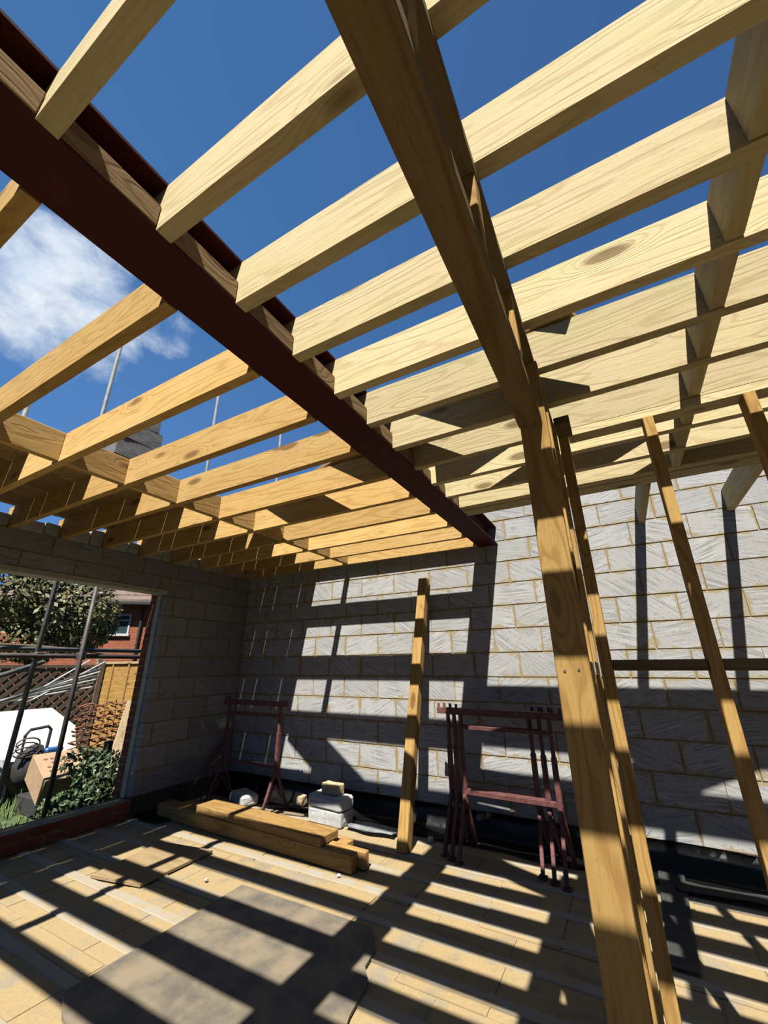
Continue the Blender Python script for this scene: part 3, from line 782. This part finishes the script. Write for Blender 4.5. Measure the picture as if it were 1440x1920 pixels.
# grass tufts
bm = bmesh.new(); rr = random.Random(5)
for k in range(5200):
    x = rr.uniform(-8.6, -5.0); y = rr.uniform(1.2, 4.4)
    if -7.3 < x < -5.9 and y > 3.0 and rr.random() < 0.7: continue
    h = rr.uniform(0.05, 0.15) * (1.3 if (x < -6.4) else 0.42); a = rr.uniform(0, 6.28); b_ = rr.uniform(0.1, 0.6) * h
    p = Vector((x, y, G - 0.01)); s = Vector((math.cos(a), math.sin(a), 0)) * 0.007; t_ = Vector((math.cos(a + 1.5), math.sin(a + 1.5), 0)) * b_
    v1 = bm.verts.new(p - s); v2 = bm.verts.new(p + s); v3 = bm.verts.new(p + s * 0.7 + t_ * 0.4 + Vector((0, 0, h * 0.6))); v4 = bm.verts.new(p - s * 0.7 + t_ * 0.4 + Vector((0, 0, h * 0.6)))
    v5 = bm.verts.new(p + t_ + Vector((0, 0, h)))
    bm.faces.new((v1, v2, v3, v4)); bm.faces.new((v4, v3, v5))
me = bpy.data.meshes.new('lawn_grass'); bm.to_mesh(me); bm.free()
tag(link('lawn_grass', me, M['grass']), 'long green grass on the lawn outside the opening', 'grass', kind='stuff')


def foliage(bm, c, rad, n, size, rr):
    for k in range(n):
        d = Vector((rr.gauss(0, 1), rr.gauss(0, 1), rr.gauss(0, 1))).normalized()
        q = Vector(c) + Vector((d.x * rad[0], d.y * rad[1], d.z * rad[2])) * (rr.uniform(0.55, 1.0) ** 0.5)
        a = Vector((rr.gauss(0, 1), rr.gauss(0, 1), rr.gauss(0, 1))).normalized()
        b = a.cross(d)
        if b.length < 1e-3: continue
        b.normalize(); s = size * rr.uniform(0.6, 1.3)
        v = [bm.verts.new(q - a * s), bm.verts.new(q + b * s * 0.45), bm.verts.new(q + a * s), bm.verts.new(q - b * s * 0.45)]
        bm.faces.new(v)


def plant(name, base, blobs, leaf, leafmat, label, cat, trunk_r=0.08, seed=1):
    rr = random.Random(seed)
    t = empty(name, base); tag(t, label, cat)
    bm = bmesh.new()
    for (c, rad, n) in blobs: foliage(bm, c, rad, n, leaf, rr)
    me = bpy.data.meshes.new('foliage'); bm.to_mesh(me); bm.free(); link('foliage', me, M[leafmat], t)
    bm = bmesh.new()
    top = max(b[0][2] for b in blobs)
    add_tube(bm, (0, 0, 0), (0.03, 0.02, top * 0.8), trunk_r, 8, trunk_r * 0.5)
    for (c, rad, n) in blobs: add_tube(bm, (0.01, 0.01, top * 0.35), (c[0] * 0.9, c[1] * 0.9, c[2]), trunk_r * 0.45, 6, trunk_r * 0.12)
    finish('trunk', bm, M['bark'], t)
    return t


plant('garden_tree', (-13.2, 5.15, G), [((0, -0.75, 3.35), (1.0, 1.15, 0.95), 2400), ((0.3, 0.4, 3.0), (1.1, 1.3, 1.05), 2800), ((0.2, 1.1, 2.75), (0.8, 0.65, 0.75), 1500), ((0, -0.3, 2.2), (1.0, 1.7, 0.5), 1500), ((-.3, -.3, 4.1), (.8, 1.1, .55), 700)], 0.078, 'leaf_olive',
      'broad olive green tree beyond the trellis, seen through the opening', 'tree', 0.13, 3)
plant('conifer', (-11.1, 2.70, G), [((0, 0, 1.6), (0.62, 0.62, 0.8), 1500), ((0, 0.0, 2.6), (0.62, 0.66, 0.9), 1900), ((0, -0.1, 3.6), (0.5, 0.5, 0.8), 1000)], 0.06, 'leaf_dark',
      'dark evergreen at the left edge beside the olive green tree', 'tree', 0.1, 5)
plant('ivy_bush', (-5.60, 3.10, G), [((0, -0.20, 0.16), (0.28, 0.32, 0.18), 800), ((-0.05, 0.12, 0.38), (0.28, 0.30, 0.30), 1000), ((0.05, 0.35, 0.30), (0.25, 0.25, 0.30), 700), ((-0.25, -0.05, 0.55), (0.16, 0.2, 0.16), 260)], 0.032, 'leaf',
      'dark green ivy bush just outside the opening beside the brick jamb', 'bush', 0.02, 8)

# tree stump post wound with ivy
bm = bmesh.new(); add_tube(bm, (-6.0, 3.47, G), (-6.0, 3.42, 0.53), 0.055, 12, 0.05)
tag(finish('log_post', bm, M['bark']), 'dark upright log standing behind the ivy bush', 'log')

# closeboard panel
fp = empty('fence_panel', (-9.7, 5.5, G)); tag(fp, 'golden overlapping fence panel lit by the sun', 'fence')
bm = bmesh.new(); nb = 13; W2 = 0.92; Hh = 1.66
for k in range(nb):
    z = 0.03 + k * Hh / nb
    m_ = Matrix.Translation((0, 0, z)) @ Matrix.Rotation(0.12, 4, 'X')
    add_box(bm, (-W2, -0.006, -0.01), (W2, 0.006, Hh / nb + 0.02), 0, m_)
finish('overlap_boards', bm, M['fence'], fp)
for x in (-0.9, -0.3, 0.3, 0.9):
    bm = bmesh.new(); add_box(bm, (x - 0.022, -0.045, 0.0), (x + 0.022, -0.015, Hh + 0.02), 0.003); finish('batten', bm, M['fence'], fp)
bm = bmesh.new(); add_box(bm, (-W2 - 0.02, -0.05, Hh + 0.0), (W2 + 0.02, 0.04, Hh + 0.045), 0.004); finish('capping', bm, M['raw_wood'], fp)
bm = bmesh.new(); add_box(bm, (-W2 - 0.12, -0.05, 0.0), (-W2 - 0.025, 0.05, Hh + 0.12), 0.005); finish('fence_post', bm, M['grey_wood'], fp)
# dark trellis with arched head
tp = empty('trellis', (-10.35, 3.9, G)); tag(tp, 'dark wooden lattice trellis with arched top behind the garden rubbish', 'trellis')
Y0, Y1 = -2.1, 1.5; TH = 1.62
bm = bmesh.new()
for s in (-1, 1):
    k = -12
    while k < 34:
        a0 = Y0 + k * 0.185
        if s > 0: p0 = (a0, 0.25); p1 = (a0 + TH - 0.25, TH)
        else: p0 = (a0, TH); p1 = (a0 + TH - 0.25, 0.25)
        # clip in y
        (ya, za), (yb, zb) = p0, p1
        if yb > Y0 and ya < Y1:
            if ya < Y0: za += (zb - za) * (Y0 - ya) / (yb - ya); ya = Y0
            if yb > Y1: zb = za + (zb - za) * (Y1 - ya) / (yb - ya); yb = Y1
            if yb - ya > 0.05: add_bar(bm, (0.012 * s, ya, za), (0.012 * s, yb, zb), 0.012, 0.115 if s < 0 else 0.075, 0, (1, 0, 0) if False else (0, 0, 1))
        k += 1
finish('lattice', bm, M['trellis'], tp)
bm = bmesh.new(); add_box(bm, (-0.03, Y0, 0.0), (0.03, Y1, 0.27)); add_box(bm, (-0.03, Y0, TH - 0.03), (0.03, Y1, TH + 0.03)); add_box(bm, (-0.045, Y1 - 0.05, 0), (0.045, Y1 + 0.05, TH + 0.1)); finish('frame', bm, M['trellis'], tp)
bm = bmesh.new(); add_path(bm, [(0, Y0 + (Y1 - Y0) * i / 20, TH + 0.20 + 0.20 * math.sin(math.pi * (0.15 + 0.75 * i / 20))) for i in range(21)], 0.03, 6); finish('arched_rail', bm, M['grey_wood'], tp)

# house beyond
hs = empty('brick_house', (-14.63, 8.31, G), -0.87); tag(hs, 'red brick house with tiled roof beyond the tree, seen at the brick jamb', 'house')
hb = masonry_mesh('front_wall', [(-4.2, 1.9, 0.0, 3.75)], (0, 0, 0), (0, 1, 0), M['house_brick'], M['mortar'], unit=(0.215, 0.065), v0=0, depth=0.2, recess=0.006, parent=hs)
hb.matrix_world = hb.matrix_world
bm = bmesh.new(); add_box(bm, (-4.0, 1.9, 0.0), (-0.21, 2.05, 3.75)); finish('side_wall', bm, M['house_brick'], hs)
bm = bmesh.new()
for i in range(9):
    a0 = i / 9.0; b0 = (i + 1) / 9.0
    m_ = None
    xa = 0.38 - 2.6 * a0; za = 3.72 + 1.9 * a0; xb = 0.38 - 2.6 * b0; zb = 3.72 + 1.9 * b0
    vv = [bm.verts.new(p) for p in ((xa, -4.4, za + 0.05), (xa, 2.1, za + 0.05), (xb, 2.1, zb), (xb, -4.4, zb), (xa, -4.4, za - 0.03), (xa, 2.1, za - 0.03), (xb, 2.1, zb - 0.06), (xb, -4.4, zb - 0.06))]
    for q in ((0, 1, 2, 3), (7, 6, 5, 4), (0, 4, 5, 1), (1, 5, 6, 2), (2, 6, 7, 3), (3, 7, 4, 0)): bm.faces.new([vv[j] for j in q])
finish('tiled_roof', bm, M['tile'], hs)
bm = bmesh.new(); add_box(bm, (0.30, -4.4, 3.58), (0.44, 2.1, 3.70), 0.02); add_tube(bm, (0.09, 0.30, 0.0), (0.09, 0.30, 3.6), 0.04, 10); finish('gutter', bm, M['black'], hs)
for yy in (-0.85, -3.2):
    wf = empty('window', (0.0, yy, 2.66)); wf.parent = hs
    bm = bmesh.new()
    for a_, b_ in (((-0.02, -0.05, 0), (0.03, 0, 0.65)), ((-0.02, 0.75, 0), (0.03, 0.80, 0.65)), ((-0.02, 0.0, 0.60), (0.03, 0.75, 0.65)), ((-0.02, 0.0, 0.42), (0.03, 0.75, 0.46)), ((-0.02, -0.10, -0.08), (0.09, 0.85, 0.0))): add_box(bm, a_, b_)
    finish('window_frame', bm, M['pvc'], wf)
    bm = bmesh.new(); add_box(bm, (-0.01, 0.0, 0.0), (0.008, 0.75, 0.60)); finish('pane', M and bm, M['glass'], wf)

# garden rubbish
def sheet(name, pts, th, mat, label, cat):
    bm = bmesh.new(); f = bm.faces.new([bm.verts.new(p) for p in pts]); f.normal_update(); nrm = f.normal.copy()
    r = bmesh.ops.extrude_face_region(bm, geom=[f])
    for v in [g_ for g_ in r['geom'] if isinstance(g_, bmesh.types.BMVert)]: v.co -= nrm * th
    o = finish(name, bm, M[mat]); tag(o, label, cat); return o
sheet('white_panel', [(-7.1, 1.6, H - 1.08), (-7.1, 3.62, H - 1.16), (-7.75, 3.85, H - 0.86), (-8.1, 3.62, H - 0.60), (-8.1, 1.6, H - 0.60)], 0.08, 'white', 'large white insulation panel propped in front of the trellis', 'panel')
bm = bmesh.new(); add_box(bm, (-8.1, 1.5, G), (-7.35, 3.5, 0.14)); tag(finish('timber_pallet', bm, M['raw_wood']), 'pale timber pallet under the white panel', 'pallet')
# cardboard box
bx = empty('cardboard_box', (-6.40, 3.08, G + 0.10)); bx.rotation_euler = (0, 0, -0.10); tag(bx, 'cardboard box with printed lettering beside the ivy bush', 'box')
bm = bmesh.new(); add_box(bm, (-0.30, -0.24, 0.14), (0.30, 0.24, 0.42), 0.006, Matrix.Rotation(0.35, 4, 'Y')); finish('carton', bm, M['card'], bx)
bm = bmesh.new()
mr = Matrix.Rotation(0.35, 4, 'Y')
for r_ in range(4):
    for c_ in range(5):
        if random.random() < 0.85: add_box(bm, (-0.17 + r_ * 0.09, -0.16 + c_ * 0.062, 0.42), (-0.13 + r_ * 0.09, -0.12 + c_ * 0.062, 0.4215), 0, mr)
finish('printed_marks', bm, M['print'], bx)
bm = bmesh.new(); add_box(bm, (-6.66, 2.84, G), (-6.16, 3.32, 0.0), 0.01); tag(finish('dark_crate', bm, M['black']), 'dark crate under the cardboard box', 'crate')
# hose reel / vacuum: black body, hoop handle, coiled lead
vc = empty('cable_reel', (-6.75, 2.93, G)); tag(vc, 'black and blue wheeled cable reel with hoop handle in the garden', 'reel')
bm = bmesh.new(); bmesh.ops.create_icosphere(bm, subdivisions=3, radius=0.2)
for v in bm.verts: v.co = Vector((v.co.x * 0.8, v.co.y * 0.85, v.co.z * 1.15 + 0.44)) * (1 + 0.06 * math.sin(v.co.x * 40) * math.cos(v.co.z * 33))
finish('body', bm, M['black'], vc, True)
bm = bmesh.new(); add_path(bm, [(0, -0.12, 0.5), (0, -0.13, 0.80), (0, -0.09, 0.86), (0, 0.10, 0.88), (0, 0.14, 0.84), (0, 0.14, 0.5)], 0.018, 8); finish('handle', bm, M['black'], vc)
bm = bmesh.new()
add_path(bm, [(0.12 + 0.02 * math.sin(t * .7), -0.12 + 0.13 * math.cos(t * 0.5), 0.60 + 0.07 * math.sin(t * 0.5) + 0.004 * t) for t in range(34)], 0.009, 6); finish('lead', bm, M['tube_dark'], vc)
bm = bmesh.new(); add_box(bm, (0.0, 0.10, 0.57), (0.10, 0.30, 0.63), 0.015); finish('blue_casing', bm, M['blue'], vc)
# white sack
bm = bmesh.new(); bmesh.ops.create_icosphere(bm, subdivisions=4, radius=1.0)
for v in bm.verts:
    c_ = v.co; k_ = 1 + 0.07 * math.sin(9 * c_.x + 4 * c_.z) + 0.06 * math.sin(13 * c_.y - 7 * c_.z)
    v.co = Vector((c_.x * 0.26 * k_, c_.y * 0.42 * k_, max(-0.0, (c_.z + 0.4) * 0.50 * k_)))
o = finish('rubble_sack', bm, M['bag'], None, True); o.location = (-7.0, 2.38, G); tag(o, 'crumpled white rubble sack at the left edge of the lawn', 'sack')
# pipes lying over the panel
for k in range(6):
    bm = bmesh.new(); add_tube(bm, (-8.5 + 0.05 * k, 2.6 + 0.06 * k, 0.86 + 0.012 * k), (-9.3 + 0.04 * k, 4.75, 1.05 + 0.07 * k), 0.016, 8)
    tag(finish('plastic_pipe', bm, M['tube'] if k % 2 else M['white']), 'long thin pipe leaning before the trellis, %s from the bottom' % ORD[k], 'pipe', 'pipes before the trellis')
for k, (a_, b_) in enumerate((((-8.6, 3.25, 0.85), (-9.6, 4.75, 1.55)), ((-8.7, 3.45, 0.85), (-9.5, 5.0, 1.52)))):
    bm = bmesh.new(); add_tube(bm, a_, b_, 0.014, 8); tag(finish('plastic_pipe', bm, M['white']), 'white pipe leaning steeply against the trellis, %s of two' % ORD[k], 'pipe')
# rusty mesh
mr_ = empty('rusty_spring_base', (-6.95, 3.68, G)); tag(mr_, 'rusty orange metal frame leaning upright behind the ivy', 'rusty frame')
bm = bmesh.new(); rr = random.Random(4)
for k in range(5):
    y_ = -0.26 + k * 0.13
    add_path(bm, [(0.05 * math.cos(q * 0.7), y_ + 0.14 * q / 90 + 0.05 * math.sin(q * 0.7), 0.20 + q * 0.0098) for q in range(91)], 0.010, 5)
for k in range(6):
    z_ = 0.28 + k * 0.16
    add_path(bm, [(0.02 * math.sin(q * 0.5 + k), -0.32 + q * 0.04 + 0.1 * (z_ - 0.2), z_ + 0.02 * math.sin(q * 0.9 + k)) for q in range(18)], 0.012, 6)
finish('coil_frame', bm, M['rust'], mr_)
# planks leaning by the fence
o = timber('garden_plank', (-6.15, 3.60, G + 0.02), (-6.62, 4.04, H - 0.50), 0.20, 0.04, M['raw_wood'], None, 0.004, (1, -0.3, 0)); tag(o, 'pale weathered plank leaning outside, next to the brick jamb', 'plank')
o = timber('garden_plank', (-6.15, 3.95, G + 0.02), (-6.50, 4.35, H - 0.95), 0.14, 0.03, M['fence'], None, 0.004, (1, -0.3, 0)); tag(o, 'short orange plank behind the pale leaning plank', 'plank')
o = timber('garden_stake', (-9.9, 4.0, G + 0.02), (-10.2, 4.05, 1.40), 0.04, 0.04, M['raw_wood']); tag(o, 'thin pale stake upright before the trellis', 'stake')
for k, (x, y) in enumerate(((-5.35, 2.1), (-5.55, 1.75))):
    o = timber('edge_plank', (x, y - 0.9, G + 0.05 + 0.03 * k), (x + 0.1, y + 0.5, G + 0.05 + 0.03 * k), 0.13, 0.03, M['grey_wood']); tag(o, 'grey plank lying on the lawn along the wall, %s from the wall' % ORD[k], 'plank')
